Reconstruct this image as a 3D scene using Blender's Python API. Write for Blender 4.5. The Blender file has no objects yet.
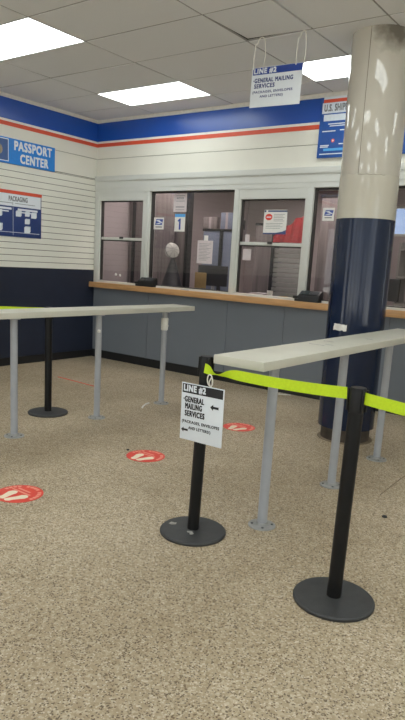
import bpy, bmesh, math, random
from math import sin, cos, pi, radians
from mathutils import Vector, Matrix
random.seed(7)
S = bpy.context.scene
COL = S.collection

# ------------------------------------------------------------------ materials
def new_mat(name):
    m = bpy.data.materials.new(name); m.use_nodes = True
    nt = m.node_tree; nt.nodes.clear()
    out = nt.nodes.new('ShaderNodeOutputMaterial')
    return m, nt, out

def lin(c):
    return tuple((x / 12.92 if x <= .04045 else ((x + .055) / 1.055) ** 2.4) for x in (v / 255 for v in c)) + (1,)

def mat(name, rgb, rough=.5, metal=0, spec=.5, var=.06, scale=30, bump=0, coat=0, emit=0, stretch=None, bscale=None):
    """painted / plain surface; rgb is an sRGB 0-255 albedo, broken up by soft noise"""
    m, nt, out = new_mat(name)
    b = nt.nodes.new('ShaderNodeBsdfPrincipled')
    nt.links.new(b.outputs[0], out.inputs[0])
    b.inputs['Roughness'].default_value = rough; b.inputs['Metallic'].default_value = metal
    b.inputs['Specular IOR Level'].default_value = spec
    b.inputs['Coat Weight'].default_value = coat; b.inputs['Coat Roughness'].default_value = .06
    c = lin(rgb)
    tc = nt.nodes.new('ShaderNodeTexCoord'); mp = nt.nodes.new('ShaderNodeMapping')
    nt.links.new(tc.outputs['Object'], mp.inputs[0])
    if stretch: mp.inputs['Scale'].default_value = stretch
    n = nt.nodes.new('ShaderNodeTexNoise'); n.inputs['Scale'].default_value = scale; n.inputs['Detail'].default_value = 5
    nt.links.new(mp.outputs[0], n.inputs['Vector'])
    r = nt.nodes.new('ShaderNodeValToRGB')
    r.color_ramp.elements[0].position = .3; r.color_ramp.elements[1].position = .7
    r.color_ramp.elements[0].color = tuple(max(0, x * (1 - var)) for x in c[:3]) + (1,)
    r.color_ramp.elements[1].color = tuple(min(1, x * (1 + var)) for x in c[:3]) + (1,)
    nt.links.new(n.outputs[0], r.inputs[0]); nt.links.new(r.outputs[0], b.inputs['Base Color'])
    if bump:
        bp = nt.nodes.new('ShaderNodeBump'); bp.inputs['Strength'].default_value = bump; bp.inputs['Distance'].default_value = .004
        n2 = nt.nodes.new('ShaderNodeTexNoise'); n2.inputs['Scale'].default_value = bscale or scale * 4
        nt.links.new(mp.outputs[0], n2.inputs['Vector'])
        nt.links.new(n2.outputs[0], bp.inputs['Height']); nt.links.new(bp.outputs[0], b.inputs['Normal'])
    if emit:
        b.inputs['Emission Color'].default_value = c; b.inputs['Emission Strength'].default_value = emit
    return m

def terrazzo():
    m, nt, out = new_mat('terrazzo')
    N, L = nt.nodes.new, nt.links.new
    b = N('ShaderNodeBsdfPrincipled'); L(b.outputs[0], out.inputs[0])
    tc = N('ShaderNodeTexCoord')
    def ramp(src, stops, interp='LINEAR'):
        r = N('ShaderNodeValToRGB'); r.color_ramp.interpolation = interp
        e = r.color_ramp.elements
        while len(e) < len(stops): e.new(.5)
        for k, (p, c) in enumerate(stops): e[k].position = p; e[k].color = c
        L(src, r.inputs[0]); return r.outputs[0]
    def mix(f, a, c, mode='MIX'):
        x = N('ShaderNodeMix'); x.data_type = 'RGBA'; x.blend_type = mode
        if isinstance(f, float): x.inputs[0].default_value = f
        else: L(f, x.inputs[0])
        for s, v in ((6, a), (7, c)):
            if isinstance(v, tuple): x.inputs[s].default_value = v
            else: L(v, x.inputs[s])
        return x.outputs[2]
    nz = N('ShaderNodeTexNoise'); nz.inputs['Scale'].default_value = 60; L(tc.outputs['Object'], nz.inputs['Vector'])
    warp = N('ShaderNodeVectorMath'); warp.operation = 'MULTIPLY_ADD'
    L(nz.outputs[1], warp.inputs[0]); warp.inputs[1].default_value = (.012, .012, 0); L(tc.outputs['Object'], warp.inputs[2])
    def chips(scale):
        v = N('ShaderNodeTexVoronoi'); v.inputs['Scale'].default_value = scale; L(warp.outputs[0], v.inputs['Vector'])
        s = N('ShaderNodeSeparateColor'); L(v.outputs['Color'], s.inputs[0])
        return v, s
    v1, s1 = chips(105)
    base = ramp(s1.outputs[0], [(0, lin((165, 149, 123))), (.35, lin((175, 159, 132))), (.7, lin((183, 167, 141))), (1, lin((200, 188, 165)))])
    # dark brown chips
    dk = ramp(s1.outputs[1], [(0, (0, 0, 0, 1)), (.86, (0, 0, 0, 1)), (.88, (1, 1, 1, 1))])
    near = ramp(v1.outputs['Distance'], [(.38, (1, 1, 1, 1)), (.5, (0, 0, 0, 1))])
    mm = mix(1.0, dk, near, 'MULTIPLY')
    c = mix(mm, base, lin((122, 102, 78)))
    v2, s2 = chips(190)
    d2 = ramp(s2.outputs[2], [(0, (0, 0, 0, 1)), (.88, (0, 0, 0, 1)), (.9, (.9, .9, .9, 1))])
    c = mix(d2, c, lin((104, 90, 74)))
    l2 = ramp(s2.outputs[1], [(0, (0, 0, 0, 1)), (.9, (0, 0, 0, 1)), (.92, (.7, .7, .7, 1))])
    c = mix(l2, c, lin((224, 214, 194)))
    # soft worn traffic soiling
    g = N('ShaderNodeTexNoise'); g.inputs['Scale'].default_value = .9; g.inputs['Detail'].default_value = 6; g.inputs['Roughness'].default_value = .6
    L(tc.outputs['Object'], g.inputs['Vector'])
    dirt = ramp(g.outputs[0], [(.35, (.8, .78, .75, 1)), (.62, (1, 1, 1, 1))])
    c = mix(1.0, c, dirt, 'MULTIPLY')
    L(c, b.inputs['Base Color'])
    rg = ramp(g.outputs[0], [(.3, (.5, .5, .5, 1)), (.7, (.36, .36, .36, 1))]); L(rg, b.inputs['Roughness'])
    b.inputs['Specular IOR Level'].default_value = .22
    return m

def glass(name, tint=(.78, .765, .78), fac=1.0):
    m, nt, out = new_mat(name); N, L = nt.nodes.new, nt.links.new
    t = N('ShaderNodeBsdfTransparent'); t.inputs[0].default_value = tint + (1,)
    g = N('ShaderNodeBsdfGlossy'); g.inputs['Roughness'].default_value = .015; g.inputs[0].default_value = (1, 1, 1, 1)
    fr = N('ShaderNodeFresnel'); fr.inputs['IOR'].default_value = 1.5
    mx = N('ShaderNodeMixShader'); L(fr.outputs[0], mx.inputs[0]); L(t.outputs[0], mx.inputs[1]); L(g.outputs[0], mx.inputs[2])
    L(mx.outputs[0], out.inputs[0])
    return m

def emitter(name, rgb, strength):
    m, nt, out = new_mat(name)
    e = nt.nodes.new('ShaderNodeEmission'); e.inputs[0].default_value = lin(rgb); e.inputs[1].default_value = strength
    nt.links.new(e.outputs[0], out.inputs[0]); return m

def column_paint():
    """glossy cream paint with a scuffed dark stain under the ceiling"""
    m = mat('column_grey_gloss', (190, 185, 173), rough=.045, spec=.6, var=.03, scale=4)
    nt = m.node_tree; N, L = nt.nodes.new, nt.links.new
    b = next(n for n in nt.nodes if n.type == 'BSDF_PRINCIPLED')
    src = b.inputs['Base Color'].links[0].from_socket
    tc = N('ShaderNodeTexCoord'); mp = N('ShaderNodeMapping'); L(tc.outputs['Object'], mp.inputs[0])
    mp.inputs['Location'].default_value = (-.17, .17, -3.21); mp.inputs['Scale'].default_value = (1, 1, 1)
    ln = N('ShaderNodeVectorMath'); ln.operation = 'LENGTH'; L(mp.outputs[0], ln.inputs[0])
    nz = N('ShaderNodeTexNoise'); nz.inputs['Scale'].default_value = 14; L(tc.outputs['Object'], nz.inputs['Vector'])
    ad = N('ShaderNodeMath'); ad.operation = 'MULTIPLY_ADD'; L(nz.outputs[0], ad.inputs[0]); ad.inputs[1].default_value = .16; L(ln.outputs['Value'], ad.inputs[2])
    r = N('ShaderNodeValToRGB'); r.color_ramp.elements[0].position = .15; r.color_ramp.elements[1].position = .27
    r.color_ramp.elements[0].color = (.35, .33, .31, 1); r.color_ramp.elements[1].color = (1, 1, 1, 1)
    L(ad.outputs[0], r.inputs[0])
    x = N('ShaderNodeMix'); x.data_type = 'RGBA'; x.blend_type = 'MULTIPLY'; x.inputs[0].default_value = 1
    L(src, x.inputs[6]); L(r.outputs[0], x.inputs[7]); L(x.outputs[2], b.inputs['Base Color'])
    return m

M = dict(
    floor=terrazzo(),
    tile=mat('ceiling_tile', (224, 225, 226), .9, var=.03, scale=260, bump=.15, spec=.2),
    tbar=mat('ceiling_bar_paint', (150, 148, 145), .6),
    plenum=mat('plenum_dark', (20, 20, 20), .95),
    crown=mat('ceiling_edge_paint', (225, 222, 214), .5),
    cream=mat('wall_cream', (226, 225, 214), .5, var=.02, scale=3),
    slat=mat('slat_cream', (226, 226, 215), .45, var=.025, scale=4),
    groove=mat('slat_groove', (98, 92, 80), .8),
    blue=mat('band_blue', (28, 80, 172), .28, spec=.6, var=.03, scale=2),
    white=mat('band_white', (232, 230, 222), .5, var=.02),
    orange=mat('stripe_vermilion', (216, 84, 56), .5, var=.03),
    navy=mat('wainscot_navy', (28, 36, 54), .5, var=.08, scale=5),
    black_base=mat('rubber_baseboard', (22, 23, 26), .5),
    panel=mat('counter_laminate', (115, 121, 130), .45, var=.03, scale=2),
    wood=mat('oak_edge', (196, 152, 104), .38, var=.12, scale=5, stretch=(1, 12, 12)),
    frame=mat('window_frame_paint', (207, 209, 204), .4, var=.02, scale=4),
    frame_dark=mat('sash_gasket', (52, 50, 48), .6),
    glass=glass('service_glass'),
    storeglass=glass('storefront_glass', (.95, .97, .97)),
    blueglass=glass('tinted_office_glass', (.24, .31, .44)),
    lamp=emitter('lamp_diffuser', (242, 247, 245), 5.5),
    lamp_added=emitter('added_lamp_diffuser', (255, 244, 236), 10),  # glow of the lamps added to brighten the office
    lamp_frame=mat('lamp_frame', (226, 226, 222), .4),
    col=column_paint(),
    col_navy=mat('column_navy_gloss', (27, 38, 62), .13, spec=.38, var=.05, scale=6),
    col_low=mat('column_cream_gloss', (191, 186, 172), .06, spec=.6, var=.03, scale=4),
    col_seam=mat('column_seam', (120, 113, 102), .6),
    concrete=mat('bare_column_foot', (74, 66, 58), .8, var=.25, scale=18),
    mortar=mat('mortar_ring', (126, 112, 92), .8, var=.1),
    shelf=mat('shelf_laminate', (200, 198, 184), .4, var=.03, scale=6),
    shelf_edge=mat('shelf_edge', (184, 182, 168), .45, var=.04, scale=10),
    steel=mat('leg_grey_paint', (164, 167, 172), .42, metal=.0, var=.05, scale=12),
    flange=mat('flange_grey', (150, 150, 148), .5, metal=.0, var=.1, scale=30),
    screw=mat('screw_steel', (90, 92, 95), .4, metal=.8),
    black=mat('post_black', (13, 13, 14), .45, spec=.35, var=.1, scale=20),
    base=mat('base_charcoal', (56, 57, 58), .5, var=.14, scale=25, bump=.1),
    belt=mat('belt_lime', (198, 228, 26), .6, var=.05, scale=90, bump=.1),
    scuff=mat('scuffed_paint', (170, 168, 162), .7, var=.2),
    sign=mat('sign_white', (224, 230, 236), .3, var=.01),
    sign_blue=mat('sign_blue', (34, 66, 150), .4),
    ink=mat('ink_black', (24, 24, 28), .5),
    ink_blue=mat('ink_slate_blue', (56, 68, 126), .5),
    ink_grey=mat('ink_grey', (120, 122, 126), .5),
    cord=mat('cord_white', (226, 224, 216), .6),
    bright_blue=mat('passport_blue', (28, 130, 220), .35),
    seal=mat('booklet_blue', (64, 96, 150), .5),
    seal_gold=mat('booklet_gold', (150, 140, 120), .5, var=.15),
    poster_navy=mat('poster_navy', (40, 62, 118), .4),
    poster_blue=mat('poster_blue', (28, 80, 158), .35, var=.04),
    poster_pale=mat('poster_pale', (210, 218, 226), .4),
    poster_sky=mat('poster_sky', (84, 164, 226), .4),
    paper=mat('paper_white', (228, 226, 222), .7, var=.02),
    paper_pink=mat('notice_paper', (206, 196, 198), .7),
    paper_tan=mat('kraft_card', (170, 144, 100), .8, var=.06),
    red_disc=mat('decal_red', (222, 66, 50), .45, var=.05, scale=40),
    decal_white=mat('decal_white', (240, 226, 200), .5, var=.05),
    decal_pink=mat('decal_pink', (238, 150, 130), .5, var=.05),
    terminal=mat('terminal_black', (24, 25, 27), .35),
    key=mat('terminal_key', (70, 72, 76), .5),
    screen=mat('terminal_screen', (46, 54, 56), .15),
    office_wall=mat('office_wall', (164, 154, 156), .7, var=.05, scale=2),
    office_floor=mat('office_floor', (110, 104, 98), .6),
    partition=mat('cubicle_fabric', (112, 120, 140), .8, var=.06, scale=50),
    brown=mat('door_brown', (117, 108, 108), .5, var=.3, scale=3, stretch=(8, 8, .4)),  # vertical streaks in the colour stand in for reflections on the panes
    shutter=mat('shutter_grey', (150, 150, 148), .45, metal=.2),
    red_cloth=mat('red_cloth', (158, 48, 54), .85, var=.12, scale=14),
    dark=mat('dark_plastic', (34, 34, 38), .5),
    white_plastic=mat('white_plastic', (222, 222, 214), .5),
    fan_grey=mat('fan_grey', (196, 196, 190), .5),
    ledge=mat('inner_worktop', (150, 146, 142), .5),
    street=mat('pavement', (188, 187, 184), .9, var=.08, scale=2),
)

# ------------------------------------------------------------------ mesh building
class MB:
    def __init__(s): s.bm = bmesh.new(); s.slot = 0
    def _mark(s, faces):
        for f in faces: f.material_index = s.slot
    def box(s, x0, x1, y0, y1, z0, z1, bevel=0):
        r = bmesh.ops.create_cube(s.bm, size=1)
        vs = r['verts']
        for v in vs:
            v.co = Vector((x0 + (v.co.x + .5) * (x1 - x0), y0 + (v.co.y + .5) * (y1 - y0), z0 + (v.co.z + .5) * (z1 - z0)))
        fs = {f for v in vs for f in v.link_faces}
        s._mark(fs)
        if bevel:
            es = list({e for v in vs for e in v.link_edges})
            r2 = bmesh.ops.bevel(s.bm, geom=es, offset=bevel, segments=2, affect='EDGES', profile=.6)
            s._mark(r2['faces'])
        return s
    def lathe(s, prof, c=(0, 0, 0), seg=48, smooth=True):
        c = Vector(c); rings = []
        for r, z in prof:
            if r < 1e-6: rings.append([s.bm.verts.new(c + Vector((0, 0, z)))])
            else: rings.append([s.bm.verts.new(c + Vector((r * cos(2 * pi * k / seg), r * sin(2 * pi * k / seg), z))) for k in range(seg)])
        for a, b in zip(rings, rings[1:]):
            for k in range(seg):
                q = [a[k % len(a)], a[(k + 1) % len(a)], b[(k + 1) % len(b)], b[k % len(b)]]
                u = []
                for v in q:
                    if v not in u: u.append(v)
                if len(u) > 2:
                    try: f = s.bm.faces.new(u)
                    except ValueError: continue
                    f.smooth = smooth; f.material_index = s.slot
        return s
    def tube(s, pts, r, seg=8, closed=False):
        pts = [Vector(p) for p in pts]; n = len(pts); rings = []
        up = Vector((.31, .17, .93))
        for i, p in enumerate(pts):
            a = pts[(i - 1) % n] if (closed or i > 0) else pts[i]
            b = pts[(i + 1) % n] if (closed or i < n - 1) else pts[i]
            t = (b - a).normalized(); u = t.cross(up).normalized(); w = t.cross(u)
            rr = r[i] if isinstance(r, (list, tuple)) else r
            rings.append([s.bm.verts.new(p + rr * (cos(2 * pi * k / seg) * u + sin(2 * pi * k / seg) * w)) for k in range(seg)])
        for i in range(n if closed else n - 1):
            a, b = rings[i], rings[(i + 1) % n]
            for k in range(seg):
                f = s.bm.faces.new([a[k], a[(k + 1) % seg], b[(k + 1) % seg], b[k]]); f.smooth = True; f.material_index = s.slot
        if not closed:
            for rg in (rings[0], rings[-1]):
                f = s.bm.faces.new(rg); f.material_index = s.slot
        return s
    def poly(s, pts, z0, z1):
        """extruded polygon in local XY"""
        a = [s.bm.verts.new((x, y, z0)) for x, y in pts]; b = [s.bm.verts.new((x, y, z1)) for x, y in pts]
        fs = [s.bm.faces.new(b), s.bm.faces.new(a[::-1])]
        n = len(pts)
        for k in range(n): fs.append(s.bm.faces.new([a[k], a[(k + 1) % n], b[(k + 1) % n], b[k]]))
        s._mark(fs); return s
    def quad(s, *pts):
        f = s.bm.faces.new([s.bm.verts.new(p) for p in pts]); f.material_index = s.slot; return s
    def build(s, name, mats, parent=None, loc=None, rot=None, matrix=None):
        bmesh.ops.recalc_face_normals(s.bm, faces=s.bm.faces)
        me = bpy.data.meshes.new(name); s.bm.to_mesh(me); s.bm.free()
        me.set_sharp_from_angle(angle=radians(32))
        for m in (mats if isinstance(mats, (list, tuple)) else [mats]): me.materials.append(m)
        o = bpy.data.objects.new(name, me); COL.objects.link(o)
        if parent: o.parent = parent
        if matrix is not None: o.matrix_world = matrix
        if loc: o.location = loc
        if rot: o.rotation_euler = rot
        return o

def tag(o, label, cat, group=None, kind=None):
    o['label'] = label; o['category'] = cat
    if group: o['group'] = group
    if kind: o['kind'] = kind
    return o
def struct(o): o['kind'] = 'structure'; return o
def empty(name, loc=(0, 0, 0), rotz=0):
    o = bpy.data.objects.new(name, None); COL.objects.link(o); o.location = loc; o.rotation_euler = (0, 0, rotz); o.empty_display_size = .1
    return o
def copy_thing(root, loc=None):
    def cp(o, parent):
        c = o.copy(); COL.objects.link(c)
        if parent: c.parent = parent
        for ch in [x for x in COL.objects if x.parent == o and x is not c]: cp(ch, c)
        return c
    r = cp(root, None)
    if loc is not None: r.location = loc
    return r

def lettering(name, lines, mat_, parent, z=.0022, thick=.0006, bold=0.0):
    """lines: (string, x, y, width, cap_height); x,y is the lower left of the string, in the sign's own plane"""
    bm_all = bmesh.new()
    for txt, x, y, w, h in lines:
        cu = bpy.data.curves.new('letters', 'FONT'); cu.body = txt; cu.size = 1; cu.space_character = 1.04 + bold * 2; cu.resolution_u = 3
        o = bpy.data.objects.new('letters', cu); COL.objects.link(o)
        me = bpy.data.meshes.new_from_object(o.evaluated_get(bpy.context.evaluated_depsgraph_get()))
        bpy.data.objects.remove(o); bpy.data.curves.remove(cu)
        xs = [v.co.x for v in me.vertices]; ys = [v.co.y for v in me.vertices]
        if not xs: continue
        x0, x1, y0, y1 = min(xs), max(xs), min(ys), max(ys)
        for v in me.vertices:
            v.co = Vector((x + (v.co.x - x0) / (x1 - x0) * w, y + (v.co.y - y0) / (y1 - y0) * h, z))
        k = bold * h                                                     # heavier strokes: the outline laid down four times, a hair apart
        for n_, (dx, dy) in enumerate(((-k, -k), (k, -k), (k, k), (-k, k)) if bold else ((0, 0),)):
            for v in me.vertices: v.co.x += dx; v.co.y += dy; v.co.z += .00004 * n_
            bm_all.from_mesh(me)
            for v in me.vertices: v.co.x -= dx; v.co.y -= dy; v.co.z -= .00004 * n_
        bpy.data.meshes.remove(me)
    fs = bm_all.faces[:]
    bmesh.ops.recalc_face_normals(bm_all, faces=fs)
    r = bmesh.ops.extrude_face_region(bm_all, geom=fs)
    for v in r['geom']:
        if isinstance(v, bmesh.types.BMVert): v.co.z += thick
    bmesh.ops.recalc_face_normals(bm_all, faces=bm_all.faces)
    me = bpy.data.meshes.new(name); bm_all.to_mesh(me); bm_all.free(); me.materials.append(mat_)
    o = bpy.data.objects.new(name, me); COL.objects.link(o); o.parent = parent
    return o

def flat(name, x0, x1, y0, y1, mat_, parent, z=.002, t=.0005):
    return MB().box(x0, x1, y0, y1, z - .0005, z + t).build(name, mat_, parent)

def wall_mat(loc, axis='back', roll=0):
    """local X along the wall to the viewer's right, local Y up, local Z out of the wall"""
    if axis == 'back': r = Matrix(((1, 0, 0), (0, 0, -1), (0, 1, 0)))
    else: r = Matrix(((0, 0, 1), (1, 0, 0), (0, 1, 0)))         # left wall, facing +x
    return Matrix.Translation(loc) @ (r @ Matrix.Rotation(roll, 3, 'Z')).to_4x4()

H = 3.2185
XR, YB = 9.6, -11.2           # lobby extent
# ------------------------------------------------------------------ lobby shell
struct(MB().box(-.15, XR + .15, YB - .15, 4.2, -.12, 0).build('floor', M['floor']))

# ceiling: tiles between tees, each very slightly out of level
GX = [0.0, 1.03, 2.228, 3.48, 4.67, 5.89, 7.11, 8.33, XR]
GY = [0.0, -.445, -1.01, -1.67, -2.29, -2.89] + [-2.89 - .61 * k for k in range(1, 14)] + [YB]
LIGHTS = [(1, 1), (3, 1), (1, 4), (4, 4), (6, 1), (1, 7), (3, 7), (5, 7), (1, 10), (4, 10), (7, 10), (7, 4), (2, 13), (5, 13), (3, 16), (6, 16)]
b = MB()
SPLIT = {(3, j) for j in (2, 3, 5)} | {(5, j) for j in (2, 3, 5)} | {(1, 5)}
for i in range(len(GX) - 1):
    for j in range(len(GY) - 1):
        if (i, j) in LIGHTS: continue
        xs = [GX[i], GX[i + 1]]
        if (i, j) in SPLIT: xs = [GX[i], (GX[i] + GX[i + 1]) / 2, GX[i + 1]]
        for xa, xb in zip(xs, xs[1:]):
            ya, yb_ = GY[j + 1], GY[j]
            g = .009
            dz = [random.uniform(0, .004) for _ in range(4)]
            if (i, j) == (3, 3) and xa == GX[3]: dz = [.004, .002, .004, .020]
            P4 = [(xa + g, ya + g, H + dz[0]), (xb - g, ya + g, H + dz[1]), (xb - g, yb_ - g, H + dz[2]), (xa + g, yb_ - g, H + dz[3])]
            lo = [b.bm.verts.new(p) for p in P4]; hi = [b.bm.verts.new((p[0], p[1], p[2] + .018)) for p in P4]
            b.bm.faces.new(lo); b.bm.faces.new(hi)
            for k in range(4): b.bm.faces.new([lo[k], lo[(k + 1) % 4], hi[(k + 1) % 4], hi[k]])
struct(b.build('ceiling', M['tile']))
b = MB()
for x in GX[1:-1]: b.box(x - .007, x + .007, YB, 0, H + .0045, H + .012)
for y in GY[1:-1]: b.box(0, XR, y - .007, y + .007, H + .0045, H + .012)
struct(b.build('trim_1', M['tbar']))                                    # ceiling tees
struct(MB().box(-.15, XR + .15, YB - .15, 4.1, H + .1, H + .2).build('ceiling_slab', M['plenum']))

# left wall
DL0, DL1, DH = -9.9, -7.3, 2.45                                          # glazed street doors farther along this wall
struct(MB().box(-.15, 0, DL1, 0.0, 0, H + .1).box(-.15, 0, YB, DL0, 0, H + .1).box(-.15, 0, DL0, DL1, DH, H + .1).build('wall_left', M['cream']))
def along(b, x1, z0, z1):
    b.box(0, x1, DL1, 0, z0, z1); b.box(0, x1, YB, DL0, z0, z1); return b
b = MB(); z = 1.227; pitch = .0762; g = .007                            # grooved slat board
while z < 2.45:
    z1 = min(z + pitch, 2.46)
    b.slot = 0; along(b, .014, z + g / 2, z1 - g / 2)
    z += pitch
b.slot = 1; along(b, .004, 1.227, 2.46)
struct(b.build('trim_2', [M['slat'], M['groove']]))
b = MB(); b.box(0, .014, YB, 0, 2.464, 2.716); b.box(0, .014, YB, 0, 2.722, 2.872)
b.slot = 1; b.box(0, .004, YB, 0, 2.45, 2.73)
struct(b.build('trim_3', [M['cream'], M['groove']]))
struct(along(MB(), .016, .1, 1.227).build('trim_4', M['navy']))
struct(along(along(MB(), .022, 0, .1), .026, .092, .1).build('baseboard_left', M['black_base']))
struct(MB().box(0, .016, YB, 0, 2.945, 3.18).build('trim_5', M['blue']))
struct(MB().box(0, .016, YB, 0, 2.918, 2.945).build('trim_6', M['white']))
struct(MB().box(0, .017, YB, 0, 2.872, 2.918).build('trim_7', M['orange']))
struct(MB().box(0, .03, YB, 0, 3.178, H + .004).build('trim_8', M['crown']))

# service wall: cream board over the windows, stripes, blue band
struct(MB().box(-.15, XR, 0, .12, 2.46, H + .1).build('wall_back', M['cream']))
struct(MB().box(-.15, XR, 0.0, .12, 0, .994).build('wall_back_lower', M['cream']))
struct(MB().box(6.77, XR, 0, .12, .994, 2.46).build('wall_back_end', M['cream']))
b = MB(); b.box(.016, XR, -.014, 0, 2.49, 2.716); b.box(.016, XR, -.014, 0, 2.722, 2.872)
b.slot = 1; b.box(.016, XR, -.004, 0, 2.70, 2.73)
struct(b.build('trim_9', [M['cream'], M['groove']]))
struct(MB().box(.016, XR, -.016, 0, 2.945, 3.18).build('trim_10', M['blue']))
struct(MB().box(.016, XR, -.016, 0, 2.918, 2.945).build('trim_11', M['white']))
struct(MB().box(.016, XR, -.017, 0, 2.872, 2.918).build('trim_12', M['orange']))
struct(MB().box(.03, XR, -.03, 0, 3.178, H + .004).build('trim_13', M['crown']))
# window surround: header with a lip, jambs and mullions
struct(MB().box(.016, 6.76, -.05, .08, 2.425, 2.49, .004).box(.016, 6.76, -.035, .08, 2.28, 2.425).box(.016, 6.76, -.040, .06, 2.335, 2.342).build('trim_14', M['frame']))
b = MB()
for x0, x1 in ((.016, .085), (.922, 1.025), (2.337, 2.405), (3.285, 3.36), (4.64, 4.76), (5.56, 5.70), (6.68, 6.76)):
    b.box(x0, x1, -.035, .08, 1.06, 2.28, .003)
    if x1 - x0 > .09: b.box(x0 + .035, x1 - .035, -.045, -.03, 1.06, 2.28, .003)
struct(b.build('trim_15', M['frame']))
struct(MB().box(.085, 6.76, -.02, .08, 1.06, 1.09).build('trim_16', M['frame']))
def fixed_window(n, x0, x1):
    w = MB()
    for a, c, d, e in ((x0, x1, 2.262, 2.28), (x0, x1, 1.088, 1.10)): w.box(a, c, 0, .06, d, e)
    w.box(x0, x0 + .012, 0, .06, 1.10, 2.262); w.box(x1 - .012, x1, 0, .06, 1.10, 2.262)
    o = struct(w.build('window_%d' % n, M['frame_dark']))
    MB().quad((x0 + .012, .03, 1.10), (x1 - .012, .03, 1.10), (x1 - .012, .03, 2.262), (x0 + .012, .03, 2.262)).build('pane', M['glass'], o)
def sash_window(n, x0, x1):
    w = MB()
    w.box(x0, x1, -.03, .06, 2.17, 2.28); w.box(x0, x0 + .022, -.025, .06, 1.10, 2.17); w.box(x1 - .022, x1, -.025, .06, 1.10, 2.17)
    o = struct(w.build('window_%d' % n, M['frame']))
    MB().box(x0 + .022, x1 - .022, .005, .05, 1.655, 1.69, .003).build('meeting_rail', M['frame'], o)
    MB().box(x0 + .022, x1 - .022, .008, .05, 1.64, 1.655).box(x0 + .022, x0 + .030, .0, .05, 1.10, 2.17).box(x1 - .030, x1 - .022, .0, .05, 1.10, 2.17).box(x0 + .022, x1 - .022, 0, .05, 2.158, 2.17).build('gasket', M['frame_dark'], o)
    xm = (x0 + x1) / 2
    MB().box(xm - .03, xm + .03, -.012, .01, 1.672, 1.70, .004).build('sash_lock', M['dark'], o)
    MB().quad((x0 + .028, .03, 1.69), (x1 - .028, .03, 1.69), (x1 - .028, .03, 2.16), (x0 + .028, .03, 2.16)).build('pane', M['glass'], o)
    MB().quad((x0 + .028, .022, 1.10), (x1 - .028, .022, 1.10), (x1 - .028, .022, 1.655), (x0 + .028, .022, 1.655)).build('pane', M['glass'], o)
sash_window(1, .085, .922); fixed_window(2, 1.025, 2.337); sash_window(3, 2.405, 3.285); fixed_window(4, 3.36, 4.64)
sash_window(5, 4.76, 5.56); fixed_window(6, 5.70, 6.68)

# counter front: laminate boards with open joints, rubber base, oak-edged ledge
b = MB(); xs = [.016, 1.06, 2.34, 3.126, 4.35, 5.6, 6.76]
for xa, xb in zip(xs, xs[1:]): b.box(xa + .003, xb - .003, -.03, 0, .11, 1.0)
b.slot = 1; b.box(.016, 6.76, -.02, 0, .11, 1.0)
struct(b.build('trim_17', [M['panel'], M['frame_dark']]))
struct(MB().box(.016, XR, -.04, 0, 0, .11).build('baseboard_back', M['black_base']))
t = MB().box(.017, 6.76, -.105, .075, 1.0, 1.062).build('counter_ledge', M['ledge'])
tag(t, 'long oak-edged service ledge running under the row of windows', 'counter')
MB().box(.017, 6.76, -.125, -.105, .995, 1.068, .008).box(.017, 6.76, -.105, -.02, 1.060, 1.066).build('edge_strip', M['wood'], t)

# other lobby walls (behind the viewer): shopfront glazing that lets the daylight in
struct(MB().box(XR, XR + .15, YB, .12, 0, .5).box(XR, XR + .15, YB, .12, 2.75, H + .1).box(XR, XR + .15, -3.2, .12, .5, 2.75).box(XR, XR + .15, YB, -10.4, .5, 2.75).box(XR, XR + .15, -7.0, -6.6, .5, 2.75).build('wall_right', M['cream']))
b = MB().box(-.15, XR + .15, YB - .15, YB, 0, .35).box(-.15, XR + .15, YB - .15, YB, 2.85, H + .1)
for x0, x1 in ((-.15, .9), (2.9, 3.2), (5.2, 5.5), (7.5, 7.8), (9.2, XR + .15)): b.box(x0, x1, YB - .15, YB, .35, 2.85)
struct(b.build('wall_front', M['cream']))
w_ = MB()
for p, q, c, d in ((DL0, DL1, DH - .08, DH), (DL0, DL0 + .07, 0, DH), (DL1 - .07, DL1, 0, DH), (-8.64, -8.56, 0, DH), (DL0, DL1, 0, .16), (DL0, DL1, 1.0, 1.08)): w_.box(-.1, -.04, p, q, c, d)
for y in (-8.7, -8.5): w_.tube([(-.03, y, .8), (.03, y, .85), (.03, y, 1.25), (-.03, y, 1.3)], .012)
do = struct(w_.build('door_1', M['steel']))
MB().quad((-.07, DL0, 0), (-.07, DL1, 0), (-.07, DL1, DH), (-.07, DL0, DH)).build('pane', M['storeglass'], do)
def glazing(n, axis, a0, a1, z0, z1):
    w = MB(); am = (a0 + a1) / 2
    for p, q, c, d in ((a0, a1, z0, z0 + .06), (a0, a1, z1 - .06, z1), (a0, a0 + .06, z0, z1), (a1 - .06, a1, z0, z1), (am - .03, am + .03, z0, z1)):
        if axis == 'y': w.box(p, q, YB - .1, YB - .04, c, d)
        else: w.box(XR + .04, XR + .1, p, q, c, d)
    o = struct(w.build('window_%d' % n, M['frame_dark']))
    if axis == 'y': q = [(a0, YB - .07, z0), (a1, YB - .07, z0), (a1, YB - .07, z1), (a0, YB - .07, z1)]
    else: q = [(XR + .07, a0, z0), (XR + .07, a1, z0), (XR + .07, a1, z1), (XR + .07, a0, z1)]
    MB().quad(*q).build('pane', M['storeglass'], o)
for n, (a0, a1) in enumerate(((.9, 2.9), (3.2, 5.2), (5.5, 7.5), (7.8, 9.2))): glazing(7 + n, 'y', a0, a1, .35, 2.85)
glazing(11, 'x', -10.4, -7.0, .5, 2.75); glazing(12, 'x', -6.6, -3.2, .5, 2.75)
struct(MB().box(-40, 50, -60, YB - .16, -.3, -.14).box(XR + .16, 50, YB - .2, 40, -.3, -.14).box(-40, -.16, YB - .2, 40, -.3, -.14).build('ground', M['street']))

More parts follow.
